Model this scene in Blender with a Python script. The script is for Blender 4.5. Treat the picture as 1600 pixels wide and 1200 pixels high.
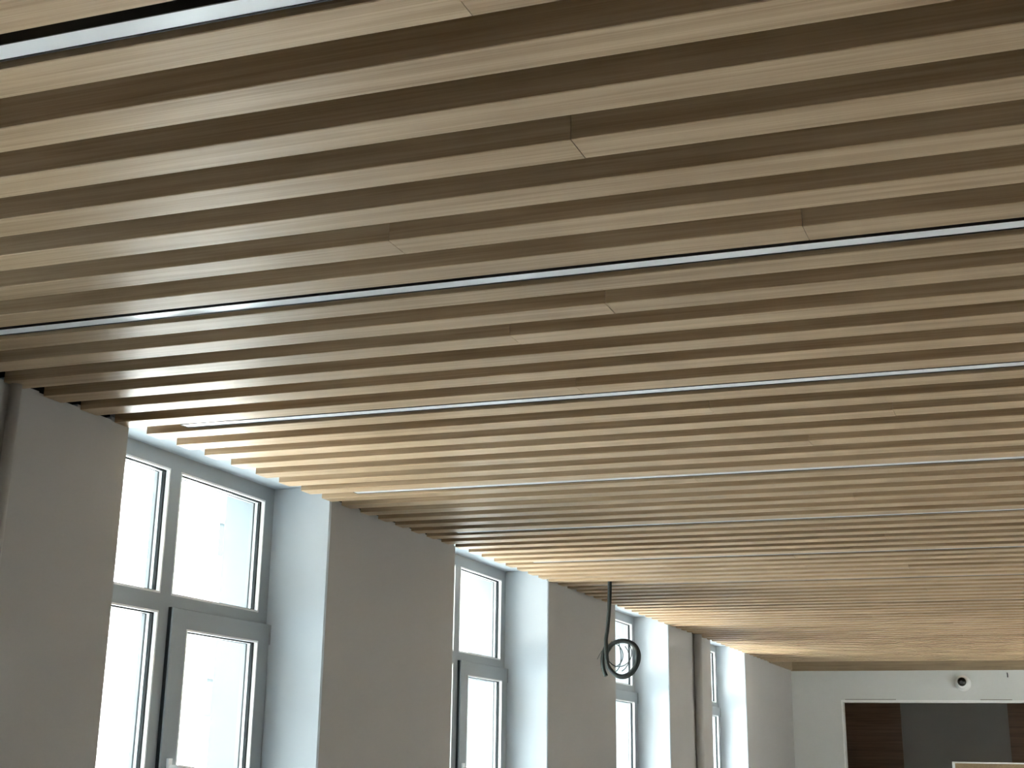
import bpy, bmesh, math, random
from mathutils import Vector, Matrix

random.seed(7)
for o in list(bpy.data.objects):
    bpy.data.objects.remove(o, do_unlink=True)
S = bpy.context.scene
C = S.collection
P = 0.2            # pitch of the ceiling slats (m)
ZC = 2.75          # underside of the slats above the floor

# ------------------------------------------------------------------ camera
cam_d = bpy.data.cameras.new('camera')
cam = bpy.data.objects.new('camera', cam_d)
C.objects.link(cam)
YAW, PIT, ROL = -0.37182, 0.31410, 0.01815
fw = Vector((math.sin(YAW) * math.cos(PIT), math.cos(YAW) * math.cos(PIT), math.sin(PIT)))
r0 = Vector((math.cos(YAW), -math.sin(YAW), 0))
u0 = r0.cross(fw)
rt = r0 * math.cos(ROL) + u0 * math.sin(ROL)
up = u0 * math.cos(ROL) - r0 * math.sin(ROL)
M4 = Matrix((rt, up, -fw)).transposed().to_4x4()
M4.translation = Vector((3.0813, -2.1943, ZC - 1.1333))
cam.matrix_world = M4
cam_d.sensor_width = 36
cam_d.lens = 2240.9 / 1600 * 36
cam_d.shift_x = (800 - 769.36) / 1600
cam_d.shift_y = -(600 - 463.14) / 1600
cam_d.clip_start = 0.05
cam_d.clip_end = 300
S.camera = cam

# ------------------------------------------------------------------ world / exposure
w = bpy.data.worlds.new('overcast_sky')
S.world = w
w.use_nodes = True
bg = w.node_tree.nodes['Background']
bg.inputs['Color'].default_value = (0.80, 0.93, 1.0, 1)
bg.inputs['Strength'].default_value = 4.5
sd = bpy.data.lights.new('sun', 'SUN')
sd.energy = 34.0
sd.color = (1.0, 0.975, 0.93)
sd.angle = 0.01
sun = bpy.data.objects.new('sun', sd)
sun.rotation_euler = Vector((-0.45, 0.08, -0.90)).to_track_quat('-Z', 'Y').to_euler()   # from behind this building onto the courtyard
sun.location = (20, 10, 25)
C.objects.link(sun)
S.view_settings.view_transform = 'Standard'
S.view_settings.look = 'None'
S.view_settings.gamma = 1
S.view_settings.use_curve_mapping = False
S.view_settings.exposure = 1.95

# window openings: (near edge Y, far edge Y)
WIN = [(2.10, 3.70), (5.215, 6.815), (8.365, 9.965), (11.56, 13.17), (-1.02, 0.58)]
SILL = 0.40
SOF = ZC + 0.073

# ------------------------------------------------------------------ materials
def nodemat(name):
    m = bpy.data.materials.new(name)
    m.use_nodes = True
    nt = m.node_tree
    return m, nt, nt.nodes['Principled BSDF']

def plain(name, col, rough=0.5, spec=0.5, metal=0.0, var=0.0, scale=8.0, bump=0.0, bscale=200.0, coat=0.0):
    m, nt, b = nodemat(name)
    b.inputs['Base Color'].default_value = (*col, 1)
    b.inputs['Roughness'].default_value = rough
    b.inputs['Specular IOR Level'].default_value = spec
    b.inputs['Metallic'].default_value = metal
    b.inputs['Coat Weight'].default_value = coat
    tc = nt.nodes.new('ShaderNodeTexCoord')
    if var > 0:
        n = nt.nodes.new('ShaderNodeTexNoise')
        n.inputs['Scale'].default_value = scale
        n.inputs['Detail'].default_value = 5
        nt.links.new(tc.outputs['Object'], n.inputs['Vector'])
        r = nt.nodes.new('ShaderNodeValToRGB')
        r.color_ramp.elements[0].position = 0.3
        r.color_ramp.elements[1].position = 0.7
        r.color_ramp.elements[0].color = (*[c * (1 - var) for c in col], 1)
        r.color_ramp.elements[1].color = (*[min(1, c * (1 + var)) for c in col], 1)
        nt.links.new(n.outputs['Fac'], r.inputs['Fac'])
        nt.links.new(r.outputs['Color'], b.inputs['Base Color'])
    if bump > 0:
        n2 = nt.nodes.new('ShaderNodeTexNoise')
        n2.inputs['Scale'].default_value = bscale
        n2.inputs['Detail'].default_value = 4
        nt.links.new(tc.outputs['Object'], n2.inputs['Vector'])
        bp = nt.nodes.new('ShaderNodeBump')
        bp.inputs['Strength'].default_value = bump
        bp.inputs['Distance'].default_value = 0.002
        nt.links.new(n2.outputs['Fac'], bp.inputs['Height'])
        nt.links.new(bp.outputs['Normal'], b.inputs['Normal'])
    return m

def wood(name, dark, mid, light, rough=0.34, grain=1.0, spec=0.5):
    m, nt, b = nodemat(name)
    N, L = nt.nodes.new, nt.links.new
    tc = N('ShaderNodeTexCoord')
    oi = N('ShaderNodeObjectInfo')
    mul = N('ShaderNodeMath'); mul.operation = 'MULTIPLY'; mul.inputs[1].default_value = 57.0
    L(oi.outputs['Random'], mul.inputs[0])
    comb = N('ShaderNodeCombineXYZ')
    L(mul.outputs[0], comb.inputs[0]); L(mul.outputs[0], comb.inputs[1]); L(mul.outputs[0], comb.inputs[2])
    add = N('ShaderNodeVectorMath'); add.operation = 'ADD'
    L(tc.outputs['Object'], add.inputs[0]); L(comb.outputs[0], add.inputs[1])
    def noise(sx, sy, sz, detail, dist=0.0, rgh=0.55):
        mp = N('ShaderNodeMapping')
        mp.inputs['Scale'].default_value = (sx, sy, sz)
        L(add.outputs[0], mp.inputs['Vector'])
        n = N('ShaderNodeTexNoise')
        n.inputs['Scale'].default_value = 1.0
        n.inputs['Detail'].default_value = detail
        n.inputs['Roughness'].default_value = rgh
        n.inputs['Distortion'].default_value = dist
        L(mp.outputs[0], n.inputs['Vector'])
        return n
    fine = noise(3.0, 230 * grain, 230 * grain, 4)          # thin pores
    broad = noise(1.1, 42 * grain, 42 * grain, 3, 0.6)      # growth bands
    patch = noise(1.6, 6, 6, 2)                             # tonal drift
    def madd(a, k, bsock):
        mm = N('ShaderNodeMath'); mm.operation = 'MULTIPLY_ADD'; mm.inputs[1].default_value = k
        L(a, mm.inputs[0])
        if bsock is None: mm.inputs[2].default_value = 0
        else: L(bsock, mm.inputs[2])
        return mm.outputs[0]
    s = madd(fine.outputs['Fac'], 0.34, None)
    s = madd(broad.outputs['Fac'], 0.42, s)
    s = madd(patch.outputs['Fac'], 0.24, s)
    rp = N('ShaderNodeValToRGB')
    e = rp.color_ramp.elements
    e[0].position = 0.37; e[0].color = (*dark, 1)
    e[1].position = 0.63; e[1].color = (*light, 1)
    em = rp.color_ramp.elements.new(0.495); em.color = (*mid, 1)
    L(s, rp.inputs['Fac'])
    hv = N('ShaderNodeHueSaturation')
    mr = N('ShaderNodeMapRange')
    mr.inputs['To Min'].default_value = 0.94; mr.inputs['To Max'].default_value = 1.06
    L(oi.outputs['Random'], mr.inputs['Value'])
    L(mr.outputs[0], hv.inputs['Value'])
    L(rp.outputs['Color'], hv.inputs['Color'])
    L(hv.outputs['Color'], b.inputs['Base Color'])
    rr = N('ShaderNodeMapRange')
    rr.inputs['To Min'].default_value = rough - 0.07; rr.inputs['To Max'].default_value = rough + 0.09
    L(patch.outputs['Fac'], rr.inputs['Value'])
    L(rr.outputs[0], b.inputs['Roughness'])
    b.inputs['Specular IOR Level'].default_value = spec
    bp = N('ShaderNodeBump'); bp.inputs['Strength'].default_value = 0.12; bp.inputs['Distance'].default_value = 0.001
    L(fine.outputs['Fac'], bp.inputs['Height']); L(bp.outputs['Normal'], b.inputs['Normal'])
    return m

def glass(name, tint=(0.97, 0.99, 0.99)):
    m = bpy.data.materials.new(name); m.use_nodes = True
    nt = m.node_tree; nt.nodes.clear()
    N, L = nt.nodes.new, nt.links.new
    out = N('ShaderNodeOutputMaterial'); mix = N('ShaderNodeMixShader')
    tr = N('ShaderNodeBsdfTransparent'); tr.inputs['Color'].default_value = (*tint, 1)
    gl = N('ShaderNodeBsdfGlossy'); gl.inputs['Roughness'].default_value = 0.0
    lw = N('ShaderNodeLayerWeight'); lw.inputs['Blend'].default_value = 0.5      # Schlick reflectance
    pw = N('ShaderNodeMath'); pw.operation = 'POWER'; pw.inputs[1].default_value = 5.0
    fr = N('ShaderNodeMath'); fr.operation = 'MULTIPLY_ADD'; fr.inputs[1].default_value = 0.96; fr.inputs[2].default_value = 0.03
    L(lw.outputs['Facing'], pw.inputs[0]); L(pw.outputs[0], fr.inputs[0])
    L(fr.outputs[0], mix.inputs[0]); L(tr.outputs[0], mix.inputs[1]); L(gl.outputs[0], mix.inputs[2])
    L(mix.outputs[0], out.inputs['Surface'])
    return m

MAT = dict(
    oak=wood('oak_slat_finish', (0.325, 0.218, 0.120), (0.442, 0.316, 0.192), (0.555, 0.415, 0.268), rough=0.46, spec=0.42),
    brown=wood('brown_wood_panel', (0.10, 0.055, 0.03), (0.16, 0.09, 0.05), (0.21, 0.12, 0.07), 0.45),
    fascia=wood('oak_fascia', (0.25, 0.18, 0.11), (0.33, 0.25, 0.155), (0.40, 0.31, 0.20), 0.45),
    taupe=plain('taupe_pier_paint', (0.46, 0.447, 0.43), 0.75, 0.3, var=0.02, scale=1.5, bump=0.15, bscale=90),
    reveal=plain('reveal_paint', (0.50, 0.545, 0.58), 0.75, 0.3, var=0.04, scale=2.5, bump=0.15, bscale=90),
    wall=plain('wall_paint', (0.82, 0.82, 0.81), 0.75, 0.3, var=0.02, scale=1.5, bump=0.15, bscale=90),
    endwall=plain('end_wall_paint', (0.70, 0.71, 0.69), 0.75, 0.3, var=0.03, scale=1.2, bump=0.12, bscale=90),
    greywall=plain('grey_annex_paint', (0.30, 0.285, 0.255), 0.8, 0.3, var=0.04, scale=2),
    black=plain('plenum_black', (0.012, 0.011, 0.010), 0.9, 0.2),
    alu=plain('black_aluminium', (0.010, 0.010, 0.011), 0.45, 0.4),
    lip=plain('grey_aluminium_lip', (0.10, 0.10, 0.105), 0.35, 0.5, metal=0.6),
    diff=plain('opal_diffuser', (0.93, 0.96, 1.0), 0.22, 1.0, coat=0.0),
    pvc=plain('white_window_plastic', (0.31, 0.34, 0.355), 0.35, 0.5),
    gasket=plain('dark_gasket', (0.015, 0.02, 0.022), 0.6, 0.3),
    spacer=plain('spacer_bar', (0.66, 0.69, 0.70), 0.4, 0.5),
    floor=plain('floor_screed', (0.48, 0.435, 0.395), 0.45, 0.4, var=0.06, scale=1.5),
    conduit=plain('grey_conduit', (0.026, 0.033, 0.030), 0.5, 0.4, var=0.05, scale=20),
    wire=plain('dark_wire', (0.03, 0.04, 0.035), 0.5, 0.4),
    white=plain('white_plastic', (0.90, 0.90, 0.89), 0.4, 0.5),
    ball=plain('black_gloss', (0.012, 0.012, 0.012), 0.12, 0.6),
    lens=plain('lens_glass', (0.05, 0.05, 0.055), 0.05, 0.8),
    cork=plain('tan_board_face', (0.30, 0.22, 0.13), 0.8, 0.2, var=0.12, scale=60),
    facade=plain('white_render', (0.36, 0.36, 0.355), 0.85, 0.2, var=0.02, scale=2),
    facade2=plain('pale_blue_render', (0.29, 0.33, 0.345), 0.85, 0.2, var=0.03, scale=0.6),
    brick=plain('dark_render', (0.16, 0.15, 0.14), 0.85, 0.2, var=0.1, scale=1.5),
    farpane=plain('far_window_glass', (0.018, 0.024, 0.026), 0.6, 0.1),
    ground=plain('courtyard_paving', (0.84, 0.83, 0.81), 0.85, 0.2, var=0.08, scale=1.0),
    glass=glass('window_glass'),
)

# ------------------------------------------------------------------ helpers
def box(bm, x0, x1, y0, y1, z0, z1):
    v = [bm.verts.new(p) for p in ((x0, y0, z0), (x1, y0, z0), (x1, y1, z0), (x0, y1, z0),
                                   (x0, y0, z1), (x1, y0, z1), (x1, y1, z1), (x0, y1, z1))]
    for f in ((0, 3, 2, 1), (4, 5, 6, 7), (0, 1, 5, 4), (1, 2, 6, 5), (2, 3, 7, 6), (3, 0, 4, 7)):
        bm.faces.new([v[i] for i in f])

def prism(bm, pts, z0, z1):
    """vertical prism over a plan outline (counter-clockwise x, y points)"""
    a = [bm.verts.new((x, y, z0)) for x, y in pts]
    b = [bm.verts.new((x, y, z1)) for x, y in pts]
    n = len(pts)
    bm.faces.new(a[::-1]); bm.faces.new(b)
    for i in range(n):
        bm.faces.new((a[i], a[(i + 1) % n], b[(i + 1) % n], b[i]))

def hoop(bm, x0, x1, outer, inner):
    """closed rectangular frame between the y0, y1, z0, z1 rectangles outer and inner, x0..x1 deep"""
    def loop(x, r): return [bm.verts.new((x, y, z)) for y, z in ((r[0], r[2]), (r[1], r[2]), (r[1], r[3]), (r[0], r[3]))]
    fo, fi, bo, bi = loop(x1, outer), loop(x1, inner), loop(x0, outer), loop(x0, inner)
    for i in range(4):
        j = (i + 1) % 4
        bm.faces.new((fo[i], fo[j], fi[j], fi[i]))
        bm.faces.new((bo[j], bo[i], bi[i], bi[j]))
        bm.faces.new((fo[j], fo[i], bo[i], bo[j]))
        bm.faces.new((fi[i], fi[j], bi[j], bi[i]))

def ring(bm, x0, x1, y0, y1, z0, z1, t):
    """rectangular ring lying inside the opening y0..y1, z0..z1, bar width t"""
    hoop(bm, x0, x1, (y0, y1, z0, z1), (y0 + t, y1 - t, z0 + t, z1 - t))

def tube(bm, path, rad, seg=10, caps=True):
    """tube along points; rad is a number or a list of radii"""
    n = len(path)
    prev = None
    rings = []
    for i, p in enumerate(path):
        p = Vector(p)
        t = (Vector(path[min(i + 1, n - 1)]) - Vector(path[max(i - 1, 0)])).normalized()
        if prev is None:
            a = t.orthogonal().normalized()
        else:
            a = (prev - t * prev.dot(t)).normalized()
        prev = a
        b = t.cross(a)
        r = rad[i] if isinstance(rad, (list, tuple)) else rad
        rings.append([bm.verts.new(p + (a * math.cos(2 * math.pi * k / seg) + b * math.sin(2 * math.pi * k / seg)) * r)
                      for k in range(seg)])
    for i in range(n - 1):
        for k in range(seg):
            bm.faces.new((rings[i][k], rings[i][(k + 1) % seg], rings[i + 1][(k + 1) % seg], rings[i + 1][k]))
    if caps:
        bm.faces.new(rings[0][::-1]); bm.faces.new(rings[-1])

def lathe(bm, prof, seg=32, axis='y'):
    """revolve (radius, height) profile about an axis; height along -Y when axis == 'y'"""
    rings = []
    for r, h in prof:
        rr = []
        for k in range(seg):
            c, s = math.cos(2 * math.pi * k / seg) * r, math.sin(2 * math.pi * k / seg) * r
            rr.append(bm.verts.new((c, -h, s) if axis == 'y' else (c, s, h)))
        rings.append(rr)
    for i in range(len(rings) - 1):
        for k in range(seg):
            bm.faces.new((rings[i][k], rings[i][(k + 1) % seg], rings[i + 1][(k + 1) % seg], rings[i + 1][k]))
    bm.faces.new(rings[0]); bm.faces.new(rings[-1])

def mesh_of(name, bm, mat, smooth=False):
    bmesh.ops.recalc_face_normals(bm, faces=bm.faces)
    me = bpy.data.meshes.new(name)
    bm.to_mesh(me); bm.free()
    me.materials.append(MAT[mat])
    if smooth:
        for f in me.polygons: f.use_smooth = True
    return me

def link(name, me, parent=None, loc=(0, 0, 0)):
    o = bpy.data.objects.new(name, me)
    C.objects.link(o)
    o.location = loc
    if parent is not None: o.parent = parent
    return o

def obj(name, bm, mat, parent=None, loc=(0, 0, 0), smooth=False, bevel=0.0):
    o = link(name, mesh_of(name, bm, mat, smooth), parent, loc)
    if bevel > 0:
        b = o.modifiers.new('edge', 'BEVEL'); b.width = bevel; b.segments = 2; b.limit_method = 'ANGLE'
    return o

def tag(o, label, cat, group=None, kind=None):
    o['label'] = label; o['category'] = cat
    if group: o['group'] = group
    if kind: o['kind'] = kind
    return o

def empty(name, loc=(0, 0, 0)):
    o = bpy.data.objects.new(name, None); C.objects.link(o); o.location = loc
    o.empty_display_size = 0.1
    return o

def bmnew(): return bmesh.new()

# ------------------------------------------------------------------ the room
YB, YE, XR = -5.2, 15.96, 5.0       # back wall, end wall, right wall
bm = bmnew(); box(bm, -0.37, XR + 0.2, YB - 0.2, 19.2, -0.15, 0.0)
tag(obj('floor', bm, 'floor'), 'plain screed floor of the long room', 'floor', kind='structure')

# window wall: piers with chamfered reveal corners, spandrels and lintels
bm = bmnew()
edges = sorted(WIN)
piers = []
y = YB
for a, b in edges:
    piers.append((y, a)); y = b
piers.append((y, YE))
ch = 0.007
PT = ZC + 0.006
for a, b in piers:
    c0 = 0 if a == YB else ch
    c1 = 0 if b == YE else ch
    pts = [(-0.37, a), (-c0, a), (0, a + c0), (0, b - c1), (-c1, b), (-0.37, b)]
    q = []
    for p in pts:
        if not q or (abs(p[0] - q[-1][0]) + abs(p[1] - q[-1][1])) > 1e-6: q.append(p)
    prism(bm, q, 0, PT)
    # uneven trowelled top edge of the plaster
    yy = a + 0.012
    while yy < b - 0.06:
        w_ = random.uniform(0.04, 0.11)
        y2 = min(yy + w_, b - 0.012)
        box(bm, -0.02, 0.0, yy, y2, PT, PT + random.uniform(0.001, 0.012))
        yy = y2
for a, b in WIN:
    box(bm, -0.37, 0, a, b, 0, SILL)
    box(bm, -0.37, -0.004, a, b, SOF, SOF + 0.2)
for a, b in piers:          # reveal cheeks carried up to the lintel soffit
    if a != YB: box(bm, -0.37, -0.012, a, a + 0.03, PT, SOF + 0.2)
    if b != YE: box(bm, -0.37, -0.012, b - 0.03, b, PT, SOF + 0.2)
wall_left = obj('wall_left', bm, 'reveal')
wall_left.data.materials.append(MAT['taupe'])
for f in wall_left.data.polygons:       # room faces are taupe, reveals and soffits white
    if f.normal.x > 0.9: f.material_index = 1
tag(wall_left, 'grey white plastered window wall with deep reveals', 'wall', kind='structure')
bm = bmnew()
for a, b in piers:
    box(bm, -0.37, -0.07, a + (0 if a == YB else 0.03), b - (0 if b == YE else 0.03), PT, SOF + 0.2)
obj('plenum_shade', bm, 'black', wall_left)  # black colour stands in for the unlit gaps above the plaster

# outer leaf of the thick wall: pale outside reveals seen through the panes
XO = -0.56
bm = bmnew()
for a, b in piers:
    box(bm, XO, -0.371, a, b, -0.6, SOF + 0.2)
for a, b in WIN:
    box(bm, XO, -0.371, a, b, -0.6, SILL + 0.02)
    box(bm, XO, -0.371, a, b, SOF - 0.02, SOF + 0.2)
obj('outer_leaf', bm, 'facade2', wall_left)

# end wall with the wide opening
OX0, OX1, OZ = 0.60, 4.4, ZC - 0.378
bm = bmnew()
box(bm, -0.37, OX0, YE, YE + 0.15, 0, ZC + 0.3)
box(bm, OX0, OX1, YE, YE + 0.15, OZ, ZC + 0.3)
box(bm, OX1, XR + 0.2, YE, YE + 0.15, 0, ZC + 0.3)
tag(obj('wall_end', bm, 'endwall'), 'pale grey end wall with a wide opening to a dark room', 'wall', kind='structure')
bm = bmnew()
box(bm, OX0 - 0.018, OX1 + 0.018, YE - 0.012, YE, OZ, OZ + 0.028)
box(bm, OX0 - 0.018, OX0, YE - 0.012, YE, 0, OZ)
box(bm, OX1, OX1 + 0.018, YE - 0.012, YE, 0, OZ)
trim = tag(obj('trim_1', bm, 'white', bevel=0.002), 'thin white edge trim around the opening in the end wall', 'trim', kind='structure')
for x0, x1 in ((0.63, 1.22), (2.17, 2.52)):       # grey strips painted as the shadow line between trim and plaster
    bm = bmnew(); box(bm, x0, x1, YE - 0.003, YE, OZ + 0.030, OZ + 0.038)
    obj('joint_shadow', bm, 'greywall', trim)

bm = bmnew()
ADDED_RW = [(12.7, 13.25)]      # unseen window added in the right wall to brighten the end wall
yy = YB - 0.2
for a, b in ADDED_RW:
    box(bm, XR, XR + 0.2, yy, a, 0, ZC + 0.3); yy = b
    box(bm, XR, XR + 0.2, a, b, 0, SILL); box(bm, XR, XR + 0.2, a, b, SOF, ZC + 0.3)
box(bm, XR, XR + 0.2, yy, YE, 0, ZC + 0.3)
tag(obj('wall_right', bm, 'wall'), 'plain painted wall on the side away from the windows', 'wall', kind='structure')
bm = bmnew(); box(bm, -0.37, XR, YB - 0.2, YB, 0, ZC + 0.3)
tag(obj('wall_back', bm, 'brown'), 'brown wood panelled wall behind the photographer', 'wall', kind='structure')

# dark room behind the opening
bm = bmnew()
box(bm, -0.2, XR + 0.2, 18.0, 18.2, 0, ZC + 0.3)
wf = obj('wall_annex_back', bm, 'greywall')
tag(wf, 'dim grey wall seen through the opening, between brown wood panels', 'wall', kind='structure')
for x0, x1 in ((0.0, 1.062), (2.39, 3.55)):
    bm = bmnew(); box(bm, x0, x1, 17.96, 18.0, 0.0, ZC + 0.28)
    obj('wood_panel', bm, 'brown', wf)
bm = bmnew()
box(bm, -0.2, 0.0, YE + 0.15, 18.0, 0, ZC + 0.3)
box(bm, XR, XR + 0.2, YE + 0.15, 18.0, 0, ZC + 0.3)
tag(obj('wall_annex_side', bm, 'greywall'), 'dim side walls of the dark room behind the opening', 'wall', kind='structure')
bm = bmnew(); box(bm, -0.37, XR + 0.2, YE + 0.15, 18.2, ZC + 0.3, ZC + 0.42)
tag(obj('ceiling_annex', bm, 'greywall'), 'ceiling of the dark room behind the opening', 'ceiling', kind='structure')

# solid storey added above to shade the strip of courtyard under the windows
bm = bmnew(); box(bm, -0.56, XR + 0.2, YB - 0.2, 18.2, ZC + 0.43, ZC + 7.0)
tag(obj('shade_storey', bm, 'facade'), 'solid unseen storey added above the slatted ceiling to shade the courtyard', 'building', kind='structure')

# ------------------------------------------------------------------ slatted ceiling
bm = bmnew(); box(bm, -0.37, XR + 0.2, YB - 0.2, YE + 0.15, ZC + 0.30, ZC + 0.42)
ceiling = obj('ceiling', bm, 'black')
tag(ceiling, 'black ceiling void behind the oak coloured slats', 'ceiling', kind='structure')
SW, SH = 0.0945, 0.12
def slat_mesh(length):
    c = 0.0018
    prof = [(c, 0), (SW - c, 0), (SW, c), (SW, SH), (0, SH), (0, c)]
    bm = bmnew()
    a = [bm.verts.new((0, y, z)) for y, z in prof]
    b = [bm.verts.new((length, y, z)) for y, z in prof]
    bm.faces.new(a); bm.faces.new(b[::-1])
    for i in range(len(prof)):
        bm.faces.new((a[i], b[i], b[(i + 1) % len(prof)], a[(i + 1) % len(prof)]))
    return mesh_of('slat', bm, 'oak')
X0 = 0.004
JO = [1.733, 2.07, 2.302, 2.642, 3.45]
SLM = {}
for j in JO:
    SLM[j] = (slat_mesh(j - X0), slat_mesh(XR - 0.004 - j - 0.0015))
known = {-2: 2.302, 1: 2.302, 3: 1.733, 4: 2.642, 6: 2.07, 10: 1.733, 12: 2.07, 13: 2.642, 15: 2.302, 7: 1.733}
N0, N1 = -14, 72
for n in range(N0, N1 + 1):
    j = known.get(n, 3.45 if n < 17 or n % 3 else JO[(n * 7 + n // 3) % 4])
    dz = random.uniform(-0.0006, 0.0006)
    link('slat', SLM[j][0], ceiling, (X0, n * P, ZC + dz))
    link('slat', SLM[j][1], ceiling, (j + 0.0015, n * P, ZC + dz + random.uniform(-0.0008, 0.0008)))
# flat closing board and fascia in the last bay
bm = bmnew(); box(bm, 0.03, XR - 0.004, N1 * P + 0.11, YE - 0.03, ZC + 0.13, ZC + 0.148)
obj('closing_board', bm, 'fascia', ceiling)
bm = bmnew(); box(bm, 0.004, XR - 0.004, YE - 0.024, YE - 0.002, ZC - 0.012, ZC + 0.15)
obj('end_fascia', bm, 'fascia', ceiling)
bm = bmnew(); box(bm, 0.002, 0.022, 13.25, YE - 0.026, ZC + 0.022, ZC + 0.15)
# short fascia closing the last bay against the window wall
bm.free(); bm = bmnew(); box(bm, 0.002, 0.022, N1 * P + 0.115, YE - 0.026, ZC - 0.006, ZC + 0.15)
obj('side_fascia', bm, 'fascia', ceiling)

# ------------------------------------------------------------------ linear lights
LN = [-9, -2, 5, 11, 18, 24, 30, 36, 43, 49, 56, 62, 69]
ord_ = ['', 'nearest', 'second', 'third', 'fourth', 'fifth', 'sixth', 'seventh', 'eighth', 'ninth', 'tenth', 'eleventh', 'twelfth']
LX0, LX1 = 0.19, 4.85
Lmesh = None
for i, n in enumerate(LN):
    e = empty('linear_light', (LX0, n * P, ZC + 0.008))
    if Lmesh is None:
        L = LX1 - LX0
        bm = bmnew()
        box(bm, 0, L, -0.066, -0.063, 0, 0.06)          # near side
        box(bm, 0, L, -0.018, -0.0145, 0, 0.06)         # far side
        box(bm, 0, L, -0.063, -0.018, 0.055, 0.06)      # top
        h_me = mesh_of('housing', bm, 'alu')
        bm = bmnew(); box(bm, 0.003, L - 0.003, -0.0628, -0.0182, 0.0015, 0.006)
        d_me = mesh_of('diffuser', bm, 'diff')
        bm = bmnew(); box(bm, 0, 0.003, -0.063, -0.018, 0, 0.055)
        c_me = mesh_of('end_cap', bm, 'alu')
        bm = bmnew(); box(bm, 0.003, L - 0.003, -0.0145, -0.0132, 0, 0.02)
        l_me = mesh_of('lip', bm, 'lip')
        Lmesh = (h_me, d_me, c_me, l_me)
    link('housing', Lmesh[0], e); link('diffuser', Lmesh[1], e)
    link('end_cap', Lmesh[2], e); link('end_cap', Lmesh[2], e, (LX1 - LX0 - 0.003, 0, 0))
    link('lip', Lmesh[3], e)
    if i == 0: lab = 'slim recessed linear light between ceiling slats behind the photographer'
    elif i == 1: lab = 'slim recessed linear light crossing the top left corner, nearest the camera'
    elif i == 12: lab = 'slim linear light in the ceiling slats, farthest, nearest the end wall'
    else: lab = 'slim white linear light between ceiling slats, %s counted from the nearest' % ord_[i]
    tag(e, lab, 'ceiling light', 'linear lights in the slatted ceiling')

# ------------------------------------------------------------------ windows
XF = -0.30
def pane(bmG, parent, y0, y1, z0, z1, x):
    """glass with its seals; x = room-side face of the surrounding bar"""
    g = bmnew(); box(g, x - 0.033, x - 0.029, y0 + 0.001, y1 - 0.001, z0 + 0.001, z1 - 0.001)
    o = obj('pane', g, 'glass', parent)
    g = bmnew(); ring(g, x - 0.029, x - 0.018, y0, y1, z0, z1, 0.0090)
    obj('gasket', g, 'gasket', parent)
    g = bmnew(); ring(g, x - 0.047, x - 0.0335, y0, y1, z0, z1, 0.0085)
    obj('spacer_bar', g, 'spacer', parent)
    g = bmnew(); ring(g, x - 0.053, x - 0.0475, y0, y1, z0, z1, 0.0105)
    obj('gasket', g, 'gasket', parent)
    g = bmnew(); ring(g, x - 0.070, x - 0.0535, y0, y1, z0, z1, 0.0100)
    obj('outer_bead', g, 'pvc', parent)
    return o

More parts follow.
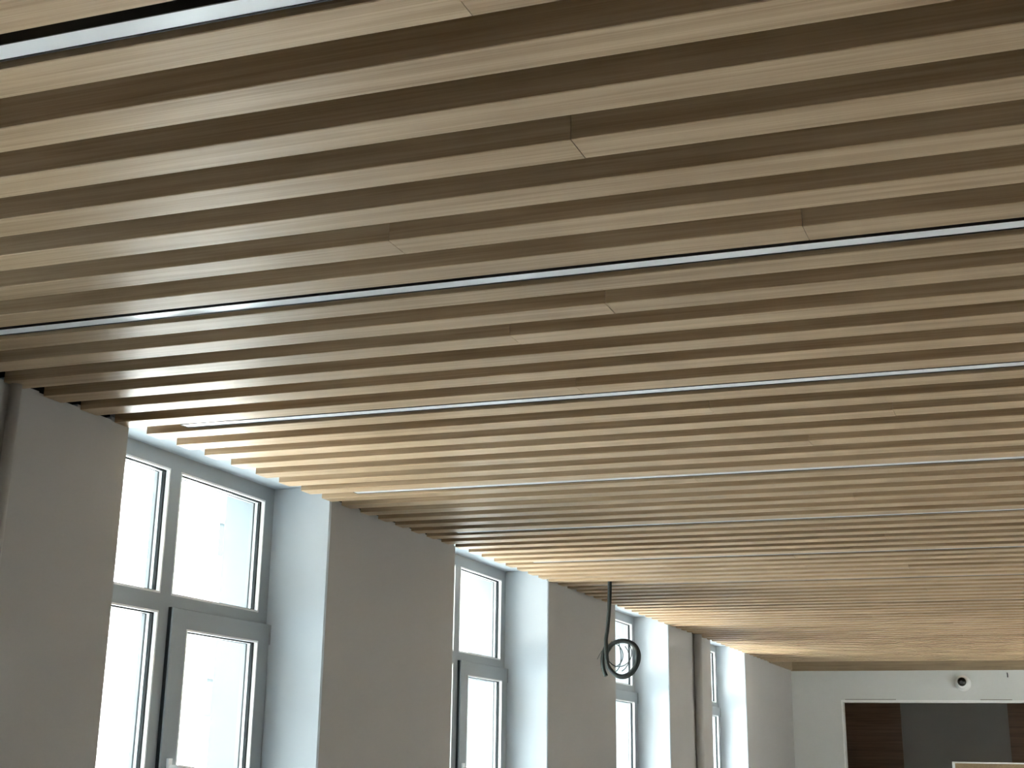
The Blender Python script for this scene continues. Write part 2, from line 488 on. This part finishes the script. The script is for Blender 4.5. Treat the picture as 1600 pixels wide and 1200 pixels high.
wl = ['nearest white four light window in full view, beside the near pier',
      'second white window from the near end, seen narrower behind the bare pier',
      'third white window, partly behind the hanging conduit coil',
      'fourth white window, thin sliver nearest the end wall',
      'white window beside the camera, left of the picture']
for i, (a, b) in enumerate(WIN):
    e = empty('window_%d' % (i + 1), (0, b, 0))
    tag(e, wl[i], 'window', 'white windows of the window wall', 'structure')
    D0, D1 = XF - 0.07, XF
    zt, zb = SOF, SILL
    pt, pb = ZC + 0.003, ZC - 0.500        # upper panes
    lt = ZC - 0.577                        # lower fixed pane top
    r_ = -0.085; m1 = -0.787; m0 = -0.875; l_ = -(b - a) + 0.085
    W = b - a
    bm = bmnew()
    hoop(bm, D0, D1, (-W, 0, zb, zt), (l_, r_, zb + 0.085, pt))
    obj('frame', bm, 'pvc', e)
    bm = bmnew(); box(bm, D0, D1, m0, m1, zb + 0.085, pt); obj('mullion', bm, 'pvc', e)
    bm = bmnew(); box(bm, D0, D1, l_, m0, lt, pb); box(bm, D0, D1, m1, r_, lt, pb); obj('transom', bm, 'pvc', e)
    for (y0, y1, z0, z1) in ((l_, m0, pb, pt), (m1, r_, pb, pt), (l_, m0, zb + 0.085, lt)):
        bm = bmnew(); ring(bm, D1 - 0.016, D1 + 0.0012, y0 - 0.004, y1 + 0.004, z0 - 0.004, z1 + 0.004, 0.008)
        obj('glazing_bead', bm, 'white', e)
        pane(None, e, y0, y1, z0, z1, XF)
    # opening sash, proud of the frame
    s0, s1, sb, st = -0.797, -0.004, zb + 0.045, ZC - 0.552
    g0, g1, gb, gt = -0.686, -0.106, zb + 0.14, ZC - 0.636
    xs = XF + 0.022
    bm = bmnew()
    hoop(bm, xs - 0.075, xs, (s0, s1, sb, st), (g0, g1, gb, gt))
    sash = obj('sash', bm, 'pvc', e, bevel=0.003)
    bm = bmnew(); ring(bm, xs - 0.016, xs + 0.0012, g0 - 0.004, g1 + 0.004, gb - 0.004, gt + 0.004, 0.008)
    obj('glazing_bead', bm, 'white', sash)
    pane(None, sash, g0, g1, gb, gt, xs)
    bm = bmnew(); box(bm, XF, XF + 0.014, s0 - 0.004, s0 - 0.0005, sb, st)
    obj('sash_seal', bm, 'gasket', sash)
    bm = bmnew(); box(bm, xs - 0.012, xs + 0.006, s1 - 0.004, s1 + 0.003, st - 0.09, st - 0.002)
    obj('hinge_cover', bm, 'pvc', sash, bevel=0.002)
    # lever handle on the near stile, turned to the open position
    hy, hz = s0 + 0.052, ZC - 1.175
    bm = bmnew()
    box(bm, xs, xs + 0.012, hy - 0.014, hy + 0.014, hz - 0.035, hz + 0.035)
    tube(bm, [(xs + 0.01, hy, hz), (xs + 0.045, hy, hz)], 0.011, 12)
    tube(bm, [(xs + 0.045, hy - 0.012, hz), (xs + 0.050, hy + 0.02, hz), (xs + 0.052, hy + 0.075, hz - 0.003), (xs + 0.050, hy + 0.125, hz - 0.006)],
         [0.011, 0.011, 0.0095, 0.008], 12)
    obj('handle', bm, 'white', sash, smooth=False, bevel=0.002)

for i, (a, b) in enumerate(ADDED_RW):
    e = empty('window_%d' % (len(WIN) + i + 1), (XR + 0.1, a, 0))
    tag(e, 'plain white window added unseen in the right hand wall to brighten the end wall', 'window', 'added windows of the right wall', 'structure')
    bm = bmnew(); ring(bm, 0, 0.07, 0, b - a, SILL, SOF, 0.06); box(bm, 0, 0.07, 0.25, 0.31, SILL + 0.06, SOF - 0.06)
    obj('frame', bm, 'pvc', e)
    for y0, y1 in ((0.06, 0.25), (0.31, b - a - 0.06)):
        bm = bmnew(); box(bm, 0.03, 0.034, y0, y1, SILL + 0.06, SOF - 0.06); obj('pane', bm, 'glass', e)

# ------------------------------------------------------------------ riser pipes on the window wall
def riser(name, y, r, label):
    e = empty(name, (r + 0.006, y, 0))
    bm = bmnew(); tube(bm, [(0, 0, 0.0), (0, 0, 1.0), (0, 0, 2.0), (0, 0, ZC - 0.002)], r, 28)
    obj('pipe', bm, 'taupe', e, smooth=True)
    for z in (0.6, 1.7):
        bm = bmnew(); tube(bm, [(0, 0, z), (0, 0, z + 0.02)], r + 0.003, 24)
        box(bm, -r - 0.005, 0, -0.006, 0.006, z, z + 0.02)
        obj('clip', bm, 'taupe', e)
    tag(e, label, 'pipe', 'painted riser pipes on the window wall')
riser('riser_pipe', 1.435, 0.019, 'thin painted riser pipe on the near pier, left edge of picture')
riser('riser_pipe', 10.86, 0.036, 'painted riser pipe on the pier between third and fourth windows')

# ------------------------------------------------------------------ hanging conduit coil
def smooth_path(pts, step):
    """Catmull-Rom through pts, resampled at about step metres"""
    P_ = [Vector(p) for p in pts]
    P_ = [P_[0] * 2 - P_[1]] + P_ + [P_[-1] * 2 - P_[-2]]
    out = []
    for i in range(1, len(P_) - 2):
        p0, p1, p2, p3 = P_[i - 1:i + 3]
        k = max(2, int((p2 - p1).length / step))
        for s in range(k):
            t = s / k
            out.append(0.5 * ((2 * p1) + (p2 - p0) * t + (2 * p0 - 5 * p1 + 4 * p2 - p3) * t * t + (3 * p1 - p0 - 3 * p2 + p3) * t ** 3))
    out.append(P_[-2])
    return out
CY = 6.983
ce = empty('conduit_coil', (0.366, CY, ZC + 0.10))
def cp(x, z, dy=0.0): return (x - 0.366, dy, z - 0.10)
cx, cz, R = 0.447, -0.476, 0.104
pts = [cp(0.366, 0.10), cp(0.366, 0.0), cp(0.364, -0.10), cp(0.358, -0.20), cp(0.349, -0.30, -0.006), cp(0.341, -0.38, -0.012)]
turns = 1.93
k = 30
for s in range(1, k + 1):
    a = math.pi - 0.02 + turns * 2 * math.pi * s / k         # from the left, down, round
    rr = R + 0.004 * math.sin(3 * a) + (0.004 if s > 15 else 0)
    pts.append(cp(cx + rr * math.cos(a), cz - 0.004 + rr * 1.06 * math.sin(a), -0.020 + 0.034 * s / k))
pts += [cp(0.330, -0.405, 0.026), cp(0.312, -0.455, 0.022), cp(0.309, -0.50, 0.012), cp(0.322, -0.555, 0.0), cp(0.340, -0.592, -0.010)]
path = smooth_path(pts, 0.003)
rad = [0.0128 + (0.0012 if (q % 2) else 0.0) for q in range(len(path))]
bm = bmnew(); tube(bm, path, rad, 10)
obj('conduit', bm, 'conduit', ce, smooth=True)
def wire(pts, r=0.0034):
    bm = bmnew(); tube(bm, smooth_path(pts, 0.008), r, 6)
    obj('wire', bm, 'wire', ce, smooth=True)
def arc(x, z, r, a0, a1, dy0, dy1, n=16, sq=1.0):
    return [cp(x + r * sq * math.cos(a0 + (a1 - a0) * i / n), z + r * math.sin(a0 + (a1 - a0) * i / n), dy0 + (dy1 - dy0) * i / n) for i in range(n + 1)]
wire(arc(0.425, -0.445, 0.088, 0.9, 0.9 - 5.0, -0.02, 0.02))
wire(arc(0.368, -0.460, 0.078, 1.5, -1.3, 0.01, 0.02))
wire([cp(0.415, -0.366), cp(0.43, -0.41), cp(0.438, -0.47), cp(0.428, -0.53), cp(0.402, -0.563), cp(0.375, -0.555)])
wire(arc(0.40, -0.475, 0.098, 0.75, -1.1, -0.024, -0.01), 0.0034)
wire([cp(0.305, -0.43, 0.02), cp(0.288, -0.455, 0.02), cp(0.272, -0.485, 0.02)], 0.0018)
bm = bmnew(); tube(bm, smooth_path(arc(0.418, -0.352, 0.012, 0, 2 * math.pi, -0.01, 0.01), 0.004), 0.0022, 6)
obj('cable_tie', bm, 'spacer', ce, smooth=True)
tag(ce, 'grey corrugated conduit hanging in a coil with loose wires below the slats', 'conduit')

# ------------------------------------------------------------------ dome camera on the end wall
de = empty('security_camera', (1.995, YE, ZC - 0.160)); de.scale = (1.2, 1.2, 1.2)
bm = bmnew(); lathe(bm, [(0.074, 0.0), (0.074, 0.022), (0.069, 0.031), (0.060, 0.036)], 36)
obj('base', bm, 'white', de, smooth=False)
bm = bmnew()
lathe(bm, [(0.062, 0.034), (0.064, 0.048), (0.060, 0.066), (0.052, 0.080), (0.045, 0.086)], 36)
obj('shroud', bm, 'white', de, smooth=True)
bm = bmnew()
bmesh.ops.create_uvsphere(bm, u_segments=28, v_segments=16, radius=0.043)
bl = obj('camera_ball', bm, 'ball', de, (-0.006, -0.074, 0.010), smooth=True)
bm = bmnew(); lathe(bm, [(0.016, 0.0), (0.016, 0.006), (0.010, 0.008)], 20)
obj('lens', bm, 'lens', bl, (-0.004, -0.040, -0.006))
tag(de, 'small white turret security camera with black ball on the end wall', 'camera')

# short cable stub on the end wall
bm = bmnew(); tube(bm, [(0, 0, 0), (0, -0.012, 0.0), (0.002, -0.02, -0.015), (0.001, -0.018, -0.05)], 0.006, 8)
tag(obj('cable_stub', bm, 'conduit', None, (2.492, YE, ZC - 0.045), smooth=True), 'tiny dark cable stub on the end wall right of the security camera', 'cable')

# ------------------------------------------------------------------ pin board standing in front of the opening
be = empty('pin_board', (2.45, 15.6, 0))
bx0, bx1, bz0, bz1 = -0.622, 0.62, 0.62, ZC - 1.036
bm = bmnew(); box(bm, bx0 + 0.02, bx1 - 0.02, -0.008, 0.008, bz0 + 0.02, bz1 - 0.012); obj('panel', bm, 'cork', be)
bm = bmnew()
box(bm, bx0, bx1, -0.014, 0.014, bz1 - 0.016, bz1)
box(bm, bx0, bx1, -0.014, 0.014, bz0, bz0 + 0.024)
box(bm, bx0, bx0 + 0.03, -0.014, 0.014, bz0 + 0.024, bz1 - 0.016)
box(bm, bx1 - 0.03, bx1, -0.014, 0.014, bz0 + 0.024, bz1 - 0.016)
obj('frame', bm, 'white', be, bevel=0.002)
for x in (bx0 + 0.015, bx1 - 0.015):
    bm = bmnew(); box(bm, x - 0.014, x + 0.014, -0.013, 0.013, 0.03, bz0)
    box(bm, x - 0.014, x + 0.014, -0.25, 0.25, 0, 0.03)
    obj('leg', bm, 'white', be)
tag(be, 'tan board with white frame, its top corner at the lower right edge', 'board')

# ------------------------------------------------------------------ outside: courtyard building and added light-blocking wing
bm = bmnew(); box(bm, -60, -0.565, -40, 90, -0.8, -0.6); box(bm, XR + 0.2, 60, -40, 90, -0.8, -0.6)
tag(obj('ground', bm, 'ground'), 'pale courtyard paving outside the windows', 'ground', kind='structure')
fe = empty('courtyard_building', (-13.0, 20, -0.6))
bm = bmnew(); box(bm, -6, 0, -21.5, 40, 0, 9.0); obj('wall', bm, 'facade', fe)
def far_window(y0, y1, z0, z1):
    bm = bmnew(); ring(bm, 0.0, 0.05, y0 - 0.05, y1 + 0.05, z0 - 0.05, z1 + 0.05, 0.05)
    f = obj('window', bm, 'facade', fe)
    bm = bmnew(); box(bm, 0.002, 0.02, y0, y1, z0, z1)
    obj('pane', bm, 'farpane', f)
ZO = ZC + 0.6
for (y0, z0, z1) in ((23.56, 2.83, 3.52), (23.52, -0.36, 0.38), (23.74, -2.2, -0.62)):
    far_window(y0 - 20, y0 + 0.9 - 20, z0 + ZO, z1 + ZO)
for zz in (0.95, 2.45):
    bm = bmnew(); box(bm, 0, 0.025, -21, 2.9, ZO + zz, ZO + zz + 0.035); obj('ledge', bm, 'facade', fe)
tag(fe, 'bright white building across the courtyard with narrow grey windows', 'building')
he = empty('light_block_wing', (-0.57, -2.0, -0.6))  # made-up wing, keeps slanting daylight off reveals and slat sides
bm = bmnew(); box(bm, -12.4, -0.01, -8, 0, 0, 8.5); obj('wall', bm, 'brick', he)
bm = bmnew(); box(bm, -12.4, -0.01, -8, 0.2, 8.5, 8.7); obj('eaves', bm, 'brick', he)
tag(he, 'dark rendered wing added out of view to block light into the windows', 'building')
